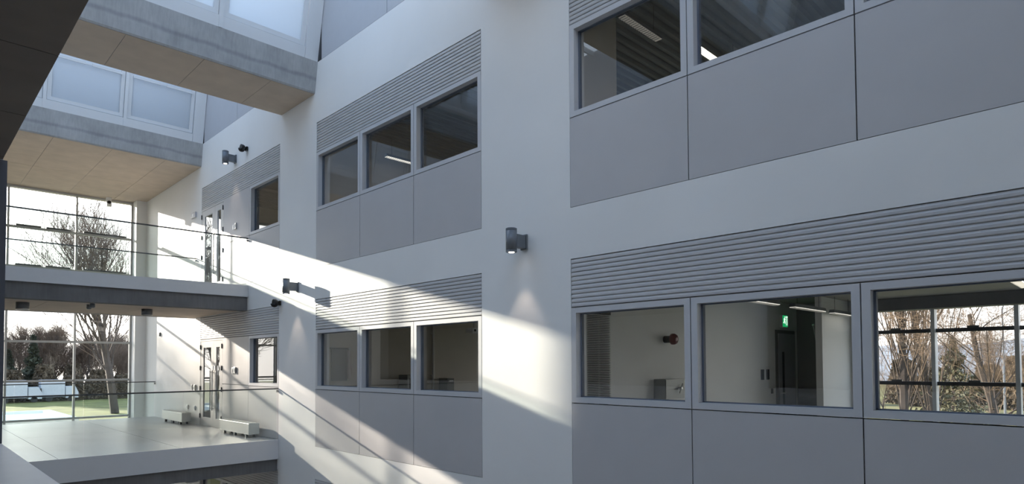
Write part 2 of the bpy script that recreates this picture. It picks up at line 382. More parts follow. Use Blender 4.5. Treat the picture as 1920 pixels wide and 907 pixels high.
def skylight_side(ybase, sgn):
    """inclined row of frosted opening lights standing on a beam; sgn -1 leans towards -y going up"""
    wn[0] += 1
    t = struct(empty('window_%d' % wn[0], (0, ybase, ZT)))
    t.rotation_euler = (-sgn * math.atan(SL) , 0, 0)
    H = (ZL - ZT) * math.sqrt(1 + SL * SL); s1 = -sgn   # s1: outwards (away from the void) in local y
    i0, i1 = sorted((0.0, s1 * 0.10))
    box('end_panel', (5.80, i0, 0.0), (D - 0.006, i1, H), M_SKYFRAME, t)
    box('sill_strip', (LX - 0.98, i0, 0.0), (5.794, i1, 0.205), M_SKYFRAME, t)
    box('head_strip', (LX - 0.98, i0, 1.56), (5.794, i1, H), M_SKYFRAME, t)
    xm = [-0.48, 0.80, 2.49, 4.165, 5.794]
    for x in xm[:4]: box('mullion', (x - 0.035, i0 - 0.012, 0.0), (x + 0.035, i1, 1.56), M_SKYFRAME, t)
    for a, b in zip(xm[:-1], xm[1:]):
        a2, b2 = a + 0.045, (b - 0.045 if b < 5.7 else b - 0.012)
        yi = 0.03 * s1; yo = 0.085 * s1; y0, y1 = sorted((yi, yo)); f = 0.085
        s = MB(); s.box((a2, y0, 0.217), (a2 + f, y1, 1.54)); s.box((b2 - f, y0, 0.217), (b2, y1, 1.54)); s.box((a2 + f, y0, 0.217), (b2 - f, y1, 0.217 + f)); s.box((a2 + f, y0, 1.54 - f), (b2 - f, y1, 1.54))
        sh = s.build('sash', M_SKYFRAME, t)
        y0, y1 = sorted((0.05 * s1, 0.07 * s1))
        box('pane', (a2 + f, y0, 0.217 + f), (b2 - f, y1, 1.54 - f), M_FROST, sh)
        mid = (a2 + b2) / 2; y0, y1 = sorted((-0.035 * s1, 0.028 * s1))
        s = MB().box((a2 + 0.08, y0, 1.235), (mid - 0.07, y1, 1.29)); s.box((mid + 0.07, y0, 1.235), (b2 - 0.08, y1, 1.29)); s.box((mid - 0.07, y0 + 0.02, 1.25), (mid + 0.07, y1 - 0.01, 1.275))
        s.build('window_actuator', M_SKYFRAME, sh)
    return t
for i in range(1, 4):
    skylight_side(BEAMS[i][0] - 0.11, -1)
    skylight_side(BEAMS[i - 1][1] + 0.11, 1)
    a = BEAMS[i - 1][1] + 0.11 + SL * (ZL - ZT); b = BEAMS[i][0] - 0.11 - SL * (ZL - ZT)
    wn[0] += 1; t = struct(empty('window_%d' % wn[0], (0, 0, ZL)))
    n = 3; st = (b - a) / n
    for j in range(n + 1): box('glazing_bar', (-0.5, a + j * st - 0.03, 0.0), (D + 0.2, a + j * st + 0.03, 0.12), M_SKYFRAME, t)
    for j in range(n): box('pane', (-0.5, a + j * st + 0.03, 0.05), (D + 0.2, a + (j + 1) * st - 0.03, 0.07), M_CLEAR, t)
    struct(box('lantern_wall', (-0.75, BEAMS[i - 1][1] - 0.2, ZT), (-0.5, BEAMS[i][0] + 0.2, ZL + 0.12), M_CLAD))

# unseen block added on the wide far beam to keep sun off the rooflights
struct(box('roof_sun_blocker', (-6.0, 19.2, ZT + 0.02), (9.0, 24.2, 13.2), M_CLAD))
# ------------------------------------------------------------------ walkways
UY0, UY1, UZ = 15.19, 18.87, 3.54
def walkway(nm, y0, y1, z, zf, zb, x0):
    t = struct(MB().box((x0, y0 + 0.02, z - 0.10), (D, y1, z - 0.012)).build(nm, M_CONC))
    xs = [x0, 2.13, 4.12, D]
    k = max(1, round((y1 - y0) / 4.6)); dy = (y1 - y0) / k
    for i in range(3):
        for j in range(k): box('floor_panel', (xs[i] + 0.004, y0 + j * dy + 0.004, z - 0.011), (xs[i + 1] - 0.004, y0 + (j + 1) * dy - 0.004, z), M_FLOOR, t)
    box('fascia', (x0, y0 - 0.012, zf), (D - 0.004, y0 + 0.02, z + 0.004), M_FASCIA, t)
    box('edge_beam', (x0, y0 + 0.05, zb), (D - 0.004, y0 + 0.35, zf), M_DKBEAM, t)
    n = 4; dx = (D - x0) / n
    for i in range(n): box('soffit_panel', (x0 + i * dx + 0.004, y0 + 0.36, zb + 0.02), (x0 + (i + 1) * dx - 0.004, y1, zb + 0.06), M_SOFFIT if zb > 0 else M_FASCIA, t)
    box('slab_edge', (x0, y1 - 0.02, zb), (D - 0.004, y1, z - 0.012), M_FASCIA, t)
    return t
walkway('upper_walkway_floor', UY0, UY1, UZ, 3.265, 2.945, LX - 2.0)
walkway('floor', 13.48, 22.6, 0.0, -0.42, -0.68, LX - 2.0)
struct(box('lower_floor', (-6, -4, -3.75), (D, YF, -3.6), M_LOWFLOOR))

def balustrade(y, z, h, x0, joints, label):
    t = empty('glass_balustrade', ((x0 + D) / 2, y, z)); tag(t, label, 'balustrade', 'glass balustrades of the walkways'); cx = (x0 + D) / 2
    xs = [x0] + joints + [D - 0.03]
    for a, b in zip(xs[:-1], xs[1:]): box('glass_panel', (a - cx + 0.006, -0.009, 0.006), (b - cx - 0.006, 0.009, h), M_BAL, t)
    box('handrail', (x0 - cx, -0.016, h), (D - 0.002 - cx, 0.016, h + 0.028), M_RAIL, t)
    s = MB().lathe([(0.028, 0), (0.028, 0.05)], (D - 0.052 - cx, 0, h - 0.04), 10, 'x'); s.build('wall_bracket', M_STEEL, t)
    return t
balustrade(UY0 + 0.03, UZ, 1.13, LX - 2.0, [0.95, 2.6, 4.3], 'clear glass balustrade on the front edge of the upper walkway')
balustrade(UY1 - 0.05, UZ, 1.08, LX - 2.0, [0.95, 2.6, 4.3, 5.2], 'clear glass balustrade on the back edge of the upper walkway')
balustrade(13.51, 0.0, 1.1, LX - 2.0, [0.84, 2.49, 4.136], 'greenish glass balustrade with dark rail on the front edge of the lower walkway')
balustrade(22.55, 0.0, 1.1, LX - 2.0, [0.84, 2.49, 4.136], 'glass balustrade on the lower walkway before the end glazing')

# ------------------------------------------------------------------ glazed end wall
wn[0] += 1
cw = struct(empty('window_%d' % wn[0], (0, YF, 0)))
xm = [1.55, 2.45, 4.18, 5.74]; zt = [-3.6, -2.4, -1.2, -0.03, 1.17, 2.40, 3.50, 4.69, 5.90, 7.13]
for x in xm: box('mullion', (x - 0.028, -0.07, -3.6), (x + 0.028, 0.06, 7.17), M_MULL, cw)
for z in zt: 
    for a, b in zip(xm[:-1], xm[1:]): box('transom', (a + 0.028, -0.06, z - 0.032), (b - 0.028, 0.05, z + 0.032), M_MULL, cw)
for a, b in zip(xm[:-1], xm[1:]):
    for c, d in zip(zt[:-1], zt[1:]): box('pane', (a + 0.028, -0.006, c + 0.032), (b - 0.028, 0.006, d - 0.032), M_CLEAR, cw)
    if b - a > 1.2:
        for z in (4.69, 5.90):
            for (p, q) in ((a + 0.18, a + 0.80), (b - 0.80, b - 0.16)): box('window_actuator', (p, -0.11, z + 0.032), (q, -0.05, z + 0.075), M_RAIL, cw)
struct(box('pilaster_wall', (5.772, 23.75, -3.6), (D, YF + 0.3, ZS), M_WALL))
struct(box('wall_far', (-3.0, YF - 0.1, -3.6), (1.52, YF + 0.3, ZS), M_PIER))

# ------------------------------------------------------------------ the gallery side (left)
def left_solid(y, z):
    for a, b in ((-1.55, 5.108), bays['m'], bays['q']):
        if a < y < b and (1.13 < z < 2.975 or 3.6 + 1.13 < z < 3.6 + 2.975 or -3.6 + 1.13 < z < -3.6 + 2.975): return False
    return True
ysl = sorted({-4.0, 24.2, -1.55, 5.108} | {v for k in 'mq' for v in bays[k]}) 
zl = sorted({-3.6, ZS} | {n * ST + z for n in (-1, 0, 1) for z in (1.13, 2.975)})
wall_left = struct(cells(ysl, zl, left_solid, LX - 0.32, LX).build('wall_left', M_WALL))
box('pier_face', (LX - 1.2, 5.105, 1.149), (LX + 0.021, 5.115, 2.949), M_PIER, wall_left)
box('sill_cap', (LX - 0.42, -1.54, 1.131), (LX + 0.021, 5.1, 1.148), M_SILL, wall_left)
gal = struct(empty('ceiling', (0, 0, 2.95)))
xs = [-2.6, -1.2, LX - 0.001]; yy = [-4 + 0.9 * i + 0.02 for i in range(12)]
for i in range(2):
    for j in range(11):
        box('ceiling_panel', (xs[i] + 0.003, yy[j] + 0.003, 0.0), (xs[i + 1] - 0.003, min(yy[j + 1], 5.10) - 0.003, 0.02), M_GALLERY, gal)
        if yy[j + 1] > 5.1: break
box('ceiling_backing', (-2.6, -4, 0.021), (LX - 0.33, 24.2, 0.3), M_GALLERY, gal)
struct(box('gallery_floor', (-2.6, -4, -0.2), (LX - 0.33, 13.4, 0.0), M_LOWFLOOR))
struct(box('gallery_back_wall', (-2.8, -4, -3.6), (-2.6, 24.2, ZS), M_WALL))
struct(box('gallery_upper_floor', (-2.6, -4, 3.4), (LX - 0.33, 15.1, 3.6), M_LOWFLOOR))
struct(box('wall_back', (-2.8, -4.2, -3.6), (D + 0.3, -4.0, ZL), M_WALL))

# ------------------------------------------------------------------ rooms behind the right wall
XE = 14.0; X0 = D + 0.3
CROSS = [(5.30, 5.44), (12.0, 12.14), (19.6, 19.74), (-9.7, -9.56)]
for a, b in CROSS:
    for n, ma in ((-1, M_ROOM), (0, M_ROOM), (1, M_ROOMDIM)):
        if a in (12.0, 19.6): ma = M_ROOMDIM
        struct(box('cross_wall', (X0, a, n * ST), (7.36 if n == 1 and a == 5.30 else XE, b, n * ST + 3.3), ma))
for n in (-1, 0, 1): struct(box('room_floor', (X0, -9.8, n * ST - 0.3), (XE + 0.2, 24, n * ST), M_CARPET))
def deck(z, y0, y1):
    n = round((y1 - y0) / 0.16); p = (y1 - y0) / n; poly = []
    for i in range(n):
        y = y0 + i * p; poly += [(y, z), (y + 0.05, z), (y + 0.075, z + 0.06), (y + 0.135, z + 0.06)]
    poly += [(y0 + n * p, z), (y0 + n * p, z + 0.09), (y0, z + 0.09)]
    return struct(MB().prism(poly, 'x', X0, XE).build('ceiling', M_DECK))
for a, b in ((-9.56, 5.43), (5.44, 12.0), (12.14, 19.6)):
    struct(box('ceiling', (X0, a, 2.86), (XE, b if b != 5.43 else 5.30, 3.0), mat('brown_ceiling', (0.38, 0.36, 0.33), 0.7) if a < 0 else M_ROOMDIM))
    deck(3.6 + 3.0, a, b + (0.14 if b > 5.43 else 0.01))
    struct(box('ceiling_beam', (X0, b - 3.2, 3.6 + 2.72), (XE, b - 2.95, 3.6 + 2.999), M_PARTN))
# outside wall of the rooms
def ext_solid(y, z):
    if -9.4 < y < 4.15 and 0.28 < z < 2.69: return False
    if -9.4 < y < 4.15 and 3.6 + 0.9 < z < 3.6 + 2.1: return False
    if 6.9 < y < 10.6 and (0.9 < z < 2.1 or 4.5 < z < 5.7): return False
    if 14.5 < y < 17.5 and (0.9 < z < 2.1 or 4.5 < z < 5.7): return False
    return True
struct(cells([-9.8, -9.4, 4.15, 6.9, 10.6, 14.5, 17.5, 24.6], [-3.6, 0.28, 0.9, 2.1, 2.69, 4.5, 5.7, 6.9], ext_solid, XE, XE + 0.25).build('outside_wall', M_ROOM))
struct(box('stub_wall', (12.35, 4.30, 0.0), (XE - 0.002, 4.42, 2.86), M_WALL))
struct(box('dark_partition_wall', (13.75, 4.425, 0.0), (XE - 0.002, 5.298, 2.86), M_PARTN))
wn[0] += 1
ew = struct(empty('window_%d' % wn[0], (XE + 0.1, 0, 0)))
ym = [4.12 - 1.24 * i for i in range(11)]; M_MDARK = mat('dark_window_bar', (0.05, 0.052, 0.056), 0.4, metal=0.3, var=0.02)
for y in ym: box('mullion', (-0.16, y - 0.032, 0.28), (0.05, y + 0.032, 2.69), M_SKYFRAME, ew)
for z in (0.28, 1.222, 2.222, 2.66):
    for a, b in zip(ym[1:], ym[:-1]): box('transom', (-0.06, a + 0.035, z - 0.035), (0.03, b - 0.035, z + 0.035), M_MDARK, ew)
for a, b in zip(ym[1:], ym[:-1]):
    for c, d in ((0.315, 1.187), (1.257, 2.187), (2.257, 2.625)): box('pane', (-0.006, a + 0.035, c), (0.006, b - 0.035, d), M_CLEAR, ew)
    for z in (1.257, 2.257): box('window_actuator', (-0.09, (a + b) / 2 - 0.08, z), (-0.05, (a + b) / 2 + 0.10, z + 0.035), M_RAIL, ew)
struct(box('trim_1', (13.7, -9.5, 2.62), (XE - 0.002, 4.165, 2.858), mat('grey_bulkhead', (0.16, 0.16, 0.165), 0.6)))
# door with exit sign in the cross wall
def room_door():
    t = struct(empty('door_3', (13.10, 5.30, 0)))
    lf = box('leaf', (-0.40, -0.045, 0.005), (0.40, -0.002, 2.22), mat('grey_door', (0.40, 0.40, 0.42), 0.45, var=0.02), t)
    s = MB(); s.box((-0.47, -0.03, 0), (-0.402, -0.002, 2.29)); s.box((0.402, -0.03, 0), (0.46, -0.002, 2.29)); s.box((-0.402, -0.03, 2.222), (0.402, -0.002, 2.29)); s.build('frame', M_PARTN, t)
    box('vision_panel', (-0.24, -0.048, 0.5), (-0.14, -0.044, 1.85), M_BLACK, lf)
    s = MB().tube([(-0.33, -0.045, 1.02), (-0.33, -0.10, 1.02), (-0.20, -0.10, 1.02)], 0.012, 6); s.build('lever_handle', M_STEEL, lf)
room_door()
t = empty('exit_sign', (13.0, 5.30, 2.36)); tag(t, 'green illuminated running man exit sign over the grey door', 'exit sign')
box('housing', (-0.13, -0.06, -0.02), (0.13, -0.004, 0.24), M_WHITE, t)
fc = box('sign_face', (-0.12, -0.064, 0.0), (0.12, -0.060, 0.23), M_EXIT, t)
s = MB()   # the running figure and the doorway beside it
def bar(a, b, wd):
    a = Vector((a[0], 0, a[1])); b = Vector((b[0], 0, b[1])); d = (b - a).normalized(); nrm = Vector((-d.z, 0, d.x)) * wd / 2
    p = [a - nrm, b - nrm, b + nrm, a + nrm]
    s.hexa([(q.x, -0.067, q.z) for q in p] + [(q.x, -0.0642, q.z) for q in p])
bar((-0.052, 0.13), (-0.035, 0.17), 0.03); s.lathe([(0.016, -0.067), (0.016, -0.0642)], (-0.018, 0, 0.195), 10, 'y')
bar((-0.052, 0.13), (-0.015, 0.10), 0.018); bar((-0.015, 0.10), (-0.02, 0.06), 0.016); bar((-0.052, 0.13), (-0.075, 0.085), 0.018); bar((-0.075, 0.085), (-0.105, 0.075), 0.016)
bar((-0.035, 0.165), (0.0, 0.145), 0.013); bar((-0.035, 0.165), (-0.075, 0.15), 0.013)
bar((0.045, 0.03), (0.045, 0.21), 0.012); bar((0.1, 0.03), (0.1, 0.21), 0.012); bar((0.04, 0.205), (0.105, 0.205), 0.012)
s.build('pictogram', M_EXITW, fc)
# red bell, control box, switches on the same wall
t = empty('alarm_bell', (8.55, 5.30, 2.0)); tag(t, 'red fire bell on the white wall seen through the lower right window', 'bell')
MB().lathe([(0.055, -0.16), (0.055, -0.002)], (0, 0, 0), 14, 'y').build('base', M_BLACK, t)
MB().lathe([(0.03, -0.215), (0.07, -0.20), (0.085, -0.17), (0.085, -0.13), (0.05, -0.12)], (0, 0, 0), 20, 'y').build('gong', M_RED, t, smooth=True)
t = empty('control_box', (8.50, 5.30, 1.09)); tag(t, 'grey steel valve cabinet mounted on the white wall below the red bell', 'control box')
M_BOX = mat('grey_steel_box', (0.30, 0.31, 0.30), 0.45, metal=0.3, var=0.03)
box('cabinet_body', (-0.27, -0.20, 0), (0.27, -0.002, 0.30), M_BOX, t)
for i in range(2): box('cover', (-0.262 + 0.002, -0.208, 0.006 + i * 0.147), (0.262, -0.2, 0.147 + i * 0.147), M_BOX, t)
MB().tube([(0.02, -0.23, 0.15), (0.20, -0.23, 0.17)], 0.012, 6).tube([(0.11, -0.208, 0.16), (0.11, -0.26, 0.16)], 0.018, 8).tube([(0.07, -0.24, 0.09), (0.16, -0.24, 0.23)], 0.01, 6).build('valve', M_STEEL, t)
for i, x in enumerate((12.0, 12.24)):
    o = box('wall_switch', (x - 0.05, 5.275, 1.30), (x + 0.05, 5.298, 1.50), M_BLACK)
    tag(o, ['left', 'right'][i] + ' one of the two dark switch plates beside the exit door', 'switch', 'switch plates by the exit door')
o = box('wall_socket', (12.40, 5.28, 1.02), (12.47, 5.298, 1.12), M_BLACK); tag(o, 'small dark plate low beside the grey exit door', 'socket')
t = empty('hanging_cable', (13.74, 4.75, 1.15)); tag(t, 'pale looped cable hanging on the dark partition beyond the exit door', 'cable')
MB().tube([(-0.03, 0.2, 1.25), (-0.03, 0.12, 0.8), (-0.03, 0.02, 0.35), (-0.03, -0.10, 0.0), (-0.03, 0.06, 0.05), (-0.03, 0.15, 0.4)], 0.012, 6).build('cable', M_PANEL, t); box('clip', (-0.03, 0.18, 1.24), (-0.002, 0.22, 1.28), M_STEEL, t)
t = empty('slatted_blind', (6.85, 5.30, 1.0)); tag(t, 'dark finely slatted blind hanging in the corner of the lower right window', 'blind')
for j in range(2):
    x = -0.25 + j * 0.25
    bl = box('blind_rail', (x, -0.06, 1.30), (x + 0.235, -0.01, 1.34), M_MDARK, t)
    s = MB()
    for i in range(54): s.hexa([(x, -0.05, i * 0.024), (x + 0.235, -0.05, i * 0.024), (x + 0.235, -0.02, i * 0.024 + 0.012), (x, -0.02, i * 0.024 + 0.012), (x, -0.05, i * 0.024 + 0.002), (x + 0.235, -0.05, i * 0.024 + 0.002), (x + 0.235, -0.02, i * 0.024 + 0.014), (x, -0.02, i * 0.024 + 0.014)])
    o = s.build('blind_slats', mat('blind_grey', (0.09, 0.09, 0.09), 0.5, var=0.03), t); o['kind'] = 'stuff'

def pendant(x0, x1, y, z, ma, label, ceil, group):
    t = empty('pendant_light', ((x0 + x1) / 2, y, z)); tag(t, label, 'pendant light', group); h = (x1 - x0) / 2
    MB().prism([(-0.06, 0), (0.06, 0), (0.04, 0.06), (-0.04, 0.06)], 'x', -h, h).build('housing', M_LAMP if ma is not M_TUBE else M_STEEL, t)
    s = MB(); n = int(h * 2 / 0.05)
    df = box('diffuser', (-h + 0.01, -0.05, -0.006), (h - 0.01, 0.05, 0.001), ma, t)
    for i in range(n): s.box((-h + 0.02 + i * 0.05, -0.05, -0.02), (-h + 0.026 + i * 0.05, 0.05, -0.006))
    o = s.build('louvre_blades', M_STEEL, df); o['kind'] = 'stuff'
    for x in (-h * 0.7, h * 0.7): MB().tube([(x, 0, 0.06), (x, 0, ceil - z)], 0.004, 4).build('wire', M_BLACK, t)
    return t
G = 'pendant lights of the rooms behind the windows'
pendant(8.97, 10.0, 4.15, 2.55, M_TUBEDIM, 'dimly glowing pendant strip light nearest the glass, far left of three', 2.86, G)
pendant(10.6, 12.0, 4.15, 2.55, M_TUBEDIM, 'dimly glowing pendant strip light, middle one above the exit door', 2.86, G)
pendant(12.43, 13.5, 4.15, 2.55, M_TUBEDIM, 'dimly glowing pendant strip light before the white pier', 2.86, G)
pendant(8.05, 9.5, 4.47, 6.16, M_TUBE, 'lit strip light in the large upper right window', 6.6, G)
pendant(6.7, 7.6, 4.74, 6.16, M_TUBEFAINT, 'dim strip light in the left upper right window', 6.6, G)
pendant(7.6, 8.6, 11.6, 6.16, M_TUBEDIM, 'short lit strip light in the middle of the upper middle windows', 6.6, G)
pendant(9.3, 10.5, 1.12, 2.6, M_TUBE, 'lit strip light at the top corner of the right lower window', 2.86, G)
pendant(8.0, 9.4, 9.6, 2.55, M_TUBEDIM, 'dimly glowing strip light in the lower middle windows', 2.86, G)
# lower middle room: board, bench, bin, projector
t = empty('notice_board', (6.72, 12.0, 1.30)); tag(t, 'dark notice board on the wall behind the left lower middle window', 'board')
box('board', (-0.2, -0.03, 0.0), (0.17, -0.004, 0.66), M_PARTN, t); box('rim', (-0.22, -0.025, 0.66), (0.19, -0.004, 0.69), M_MDARK, t)
t = empty('hanging_coat', (6.93, 12.0, 1.34)); tag(t, 'pale coat hanging beside the dark notice board', 'coat')
MB().tube([(0, -0.05, 0.0), (0.005, -0.06, 0.15), (0.0, -0.05, 0.35), (0, -0.05, 0.56), (0, -0.03, 0.62)], [0.04, 0.045, 0.04, 0.035, 0.012], 9).build('cloth', mat('coat_cloth', (0.55, 0.47, 0.42), 0.8), t, smooth=True)
MB().lathe([(0.03, -0.06), (0.03, -0.003)], (0, 0, 0.63), 10, 'y').build('hook', M_STEEL, t)
t = empty('lab_bench', (8.6, 11.6, 0)); tag(t, 'grey bench along the back wall of the lower middle room', 'bench')
box('worktop', (-1.6, -0.35, 0.86), (1.9, 0.39, 0.90), M_PANEL, t); 
for x in (-1.5, 0.1, 1.8): box('leg', (x - 0.03, -0.3, 0), (x + 0.03, 0.35, 0.86), M_STEEL, t)
t = empty('bench_cabinet', (8.35, 11.72, 0.9)); tag(t, 'grey instrument cabinet standing on the bench in the middle window', 'cabinet')
box('body', (-0.2, -0.15, 0), (0.2, 0.2, 0.5), M_BOX, t, bevel=0.01); box('screen', (-0.15, -0.156, 0.2), (0.15, -0.15, 0.42), M_BLACK, t); box('door', (-0.17, -0.158, 0.03), (0.17, -0.15, 0.17), M_PARTN, t)
t = empty('equipment_box', (9.4, 11.72, 0.9)); tag(t, 'dark equipment box on the right end of the bench', 'equipment')
box('body', (-0.1, -0.12, 0), (0.1, 0.2, 0.40), M_PARTN, t); box('handle', (-0.06, -0.14, 0.33), (0.06, -0.12, 0.35), M_STEEL, t)
t = empty('wall_pipe', (9.15, 12.0, 0.95)); tag(t, 'slim vertical pipe boxed on the back wall of the lower middle room', 'pipe')
MB().tube([(0, -0.05, 0), (0, -0.05, 1.9)], 0.03, 8).build('pipe', M_STEEL, t)
for z in (0.4, 1.4): box('clip', (-0.04, -0.06, z), (0.04, -0.003, z + 0.03), M_STEEL, t)
t = empty('ceiling_projector', (10.05, 11.5, 2.38)); tag(t, 'white projector hung from the ceiling of the lower middle room', 'projector')
box('body', (-0.17, -0.13, 0), (0.17, 0.13, 0.12), M_WHITE, t, bevel=0.015); MB().lathe([(0.03, -0.145), (0.03, -0.12)], (-0.09, 0, 0.06), 12, 'y').build('lens', M_BLACK, t); MB().tube([(0, 0, 0.12), (0, 0, 0.48)], 0.02, 8).build('mount', M_STEEL, t)
o = MB(); t = empty('glass_bottle', (D + 0.20, 8.22, ZA + 0.0)); 
# room behind the doors: bench with a swan-neck tap, desk lamp
bpy.data.objects.remove(t)
t = empty('sink_bench', (8.4, 19.1, 0)); tag(t, 'dark laboratory sink bench behind the window beside the lower doors', 'bench')
box('worktop', (-1.2, -0.4, 1.06), (1.2, 0.48, 1.10), M_PARTN, t); box('cupboard', (-1.2, -0.35, 0.0), (1.2, 0.45, 1.06), M_PANEL, t)
t = empty('swan_neck_tap', (8.45, 19.0, 1.10)); tag(t, 'shiny swan neck tap on the dark sink bench', 'tap')
MB().tube([(0, 0, 0), (0, 0, 0.30), (-0.03, -0.02, 0.37), (-0.10, -0.06, 0.37), (-0.13, -0.08, 0.30)], 0.016, 8).build('spout', M_STEEL, t, smooth=True)
MB().tube([(0.0, 0, 0.08), (0.08, -0.02, 0.10)], 0.01, 6).build('lever', M_STEEL, t)

# ------------------------------------------------------------------ fittings on the wall and soffits
def wall_lamp(y, z, label, energy):
    t = empty('wall_lamp', (D, y, z)); tag(t, label, 'wall lamp', 'cylindrical down lights on the white wall'); cx = -0.255
    r = 0.075
    body = MB().lathe([(r, -0.135), (r, 0.12)], (cx, 0, 0), 28); body = body.build('body', M_LAMP, t, smooth=True)
    MB().lathe([(r - 0.006, 0.12), (r - 0.006, 0.127), (r, 0.128), (r, 0.15), (r - 0.012, 0.156)], (cx, 0, 0), 28).build('cap', M_LAMP, body)
    MB().lathe([(r, -0.165), (r, -0.143), (r - 0.006, -0.142), (r - 0.006, -0.135)], (cx, 0, 0), 28).build('trim_ring', M_LAMP, body)
    MB().lathe([(r - 0.035, -0.168), (r - 0.035, -0.165)], (cx, 0, 0), 24).build('lens', M_LENS, body)
    MB().box((cx + 0.06, -0.045, -0.09), (-0.03, 0.045, 0.085)).build('arm', M_LAMP, t, bevel=0.006)
    MB().box((-0.03, -0.06, -0.105), (-0.001, 0.06, 0.10)).build('back_plate', M_LAMP, t, bevel=0.004)
    l = bpy.data.lights.new('lamp_light', 'SPOT'); l.energy = energy; l.spot_size = math.radians(62); l.spot_blend = 0.6; l.color = (1.0, 0.80, 0.62); l.shadow_soft_size = 0.03
    lo = bpy.data.objects.new('lamp_light', l); C.objects.link(lo); lo.parent = t; lo.location = (cx, 0, -0.18)
    return t
wall_lamp(5.914, 3.275, 'charcoal cylinder wall lamp between the middle and right window bays', 14)
wall_lamp(12.60, 3.275, 'charcoal cylinder wall lamp casting a long shadow over the left pier', 14)
wall_lamp(16.02, 6.80, 'charcoal cylinder wall lamp high above the upper doors', 14)
def camera_dome(y, z, label):
    t = empty('security_camera', (D, y, z)); tag(t, label, 'security camera', 'black dome cameras on the white wall')
    MB().box((-0.05, -0.05, -0.05), (-0.002, 0.05, 0.05)).build('mount', M_BLACK, t, bevel=0.01)
    hs = MB().lathe([(0.02, -0.05), (0.07, -0.08), (0.085, -0.12), (0.085, -0.16)], (0, 0, 0.0), 18, 'x').build('housing', M_BLACK, t, smooth=True)
    MB().lathe([(0.078, 0.0), (0.072, -0.035), (0.05, -0.065), (0.015, -0.08)], (-0.14, 0, -0.02), 18).build('dome', M_BLACK, hs, smooth=True)
camera_dome(15.30, 6.88, 'black dome camera high on the wall near the lamp over the upper doors')
camera_dome(13.42, 2.99, 'black dome camera at the corner of the lower louvre strip')
def plate(nm, cat, y, z, w_, h, ma, label, d=0.02, group='switch and socket plates on the white wall'):
    t = empty(nm, (D, y, z)); tag(t, label, cat, group)
    pl = MB().box((-d, -w_ / 2, -h / 2), (-0.002, w_ / 2, h / 2)).build('plate', ma, t, bevel=0.003)
    box('rocker', (-d - 0.006, -w_ / 5, -h / 4), (-d, w_ / 5, h / 4), M_WHITE if ma is not M_WHITE else M_STEEL, pl)
plate('wall_switch', 'switch', 16.07, 1.50, 0.09, 0.14, M_WHITE, 'left switch plate on the panel between lower doors and window', 0.03)
plate('door_release_button', 'button', 15.93, 1.51, 0.09, 0.15, M_STEEL, 'steel door release plate on the panel right of the lower doors', 0.035)
plate('wall_switch', 'switch', 16.08, 5.09, 0.09, 0.13, M_WHITE, 'left switch plate on the panel beside the upper doors', 0.03)
plate('door_release_button', 'button', 15.95, 5.10, 0.09, 0.15, M_STEEL, 'steel door release plate on the panel right of the upper doors', 0.035)
plate('wall_socket', 'socket', 19.05, 1.02, 0.10, 0.15, M_WHITE, 'pale plate at waist height left of the lower doors', 0.03)
plate('card_reader', 'card reader', 18.80, 1.01, 0.11, 0.16, M_STEEL, 'grey card reader at waist height beside the lower door frame', 0.04)
plate('wall_socket', 'socket', 19.40, 0.45, 0.12, 0.12, M_WHITE, 'low socket plate above the far convector heater', 0.03)
plate('wall_socket', 'socket', 18.80, 0.45, 0.09, 0.12, M_WHITE, 'low socket plate right next to the lower door frame', 0.03)
plate('thermostat', 'thermostat', 19.0, 5.89, 0.34, 0.16, M_PANEL, 'grey thermostat box on the wall left of the upper doors', 0.05)
plate('wall_sensor', 'sensor', 22.06, 2.62, 0.06, 0.12, M_RAIL, 'tiny dark sensor high on the sunlit wall near the pilaster', 0.04)

def drum(nm, x, y, z, r, h, label):
    t = empty(nm, (x, y, z)); tag(t, label, 'ceiling light', 'surface drum lights under the walkways')
    hg = MB().lathe([(r, -h), (r, -0.002)], (0, 0, 0), 24).build('housing', M_LAMP, t, smooth=True)
    MB().lathe([(r * 0.86, -h - 0.004), (r * 0.86, -h)], (0, 0, 0), 24).build('diffuser', M_BLACK, hg)
    MB().lathe([(r + 0.004, -h - 0.002), (r + 0.004, -h + 0.02)], (0, 0, 0), 24).build('rim', M_STEEL, hg)
US = 2.945 + 0.02
drum('ceiling_light', 1.93, 16.45, US, 0.115, 0.15, 'dark drum light under the upper walkway at its left end')
drum('ceiling_light', 4.28, 16.60, US, 0.115, 0.15, 'dark drum light under the upper walkway near the pilaster')
drum('ceiling_light', 4.57, 14.28, -0.66, 0.13, 0.16, 'steel drum light under the lower walkway')
def sensor(x, y, label):
    t = empty('ceiling_sensor', (x, y, US)); tag(t, label, 'sensor', 'small ceiling sensors')
    box('base', (-0.05, -0.05, -0.02), (0.05, 0.05, -0.001), M_STEEL, t); MB().lathe([(0.03, -0.11), (0.05, -0.09), (0.045, -0.02)], (0, 0, 0), 14).build('head', M_LAMP, t, smooth=True)
sensor(3.02, 16.05, 'small dark ceiling sensor hanging lower, left of the pair'); sensor(3.00, 15.62, 'small dark ceiling sensor, right of the pair')
t = empty('soffit_speaker', (5.02, 24.0, ZS)); tag(t, 'white box with a dark dome hung below the concrete soffit at the end glazing', 'speaker')
box('box', (-0.07, -0.06, -0.29), (0.07, 0.06, -0.002), M_WHITE, t); MB().lathe([(0.05, -0.085), (0.055, -0.06), (0.055, -0.05)], (0, 0, -0.16), 14, 'y').build('dome', M_BLACK, t, smooth=True)
box('stem', (-0.015, -0.015, -0.004), (0.015, 0.015, -0.001), M_STEEL, t)

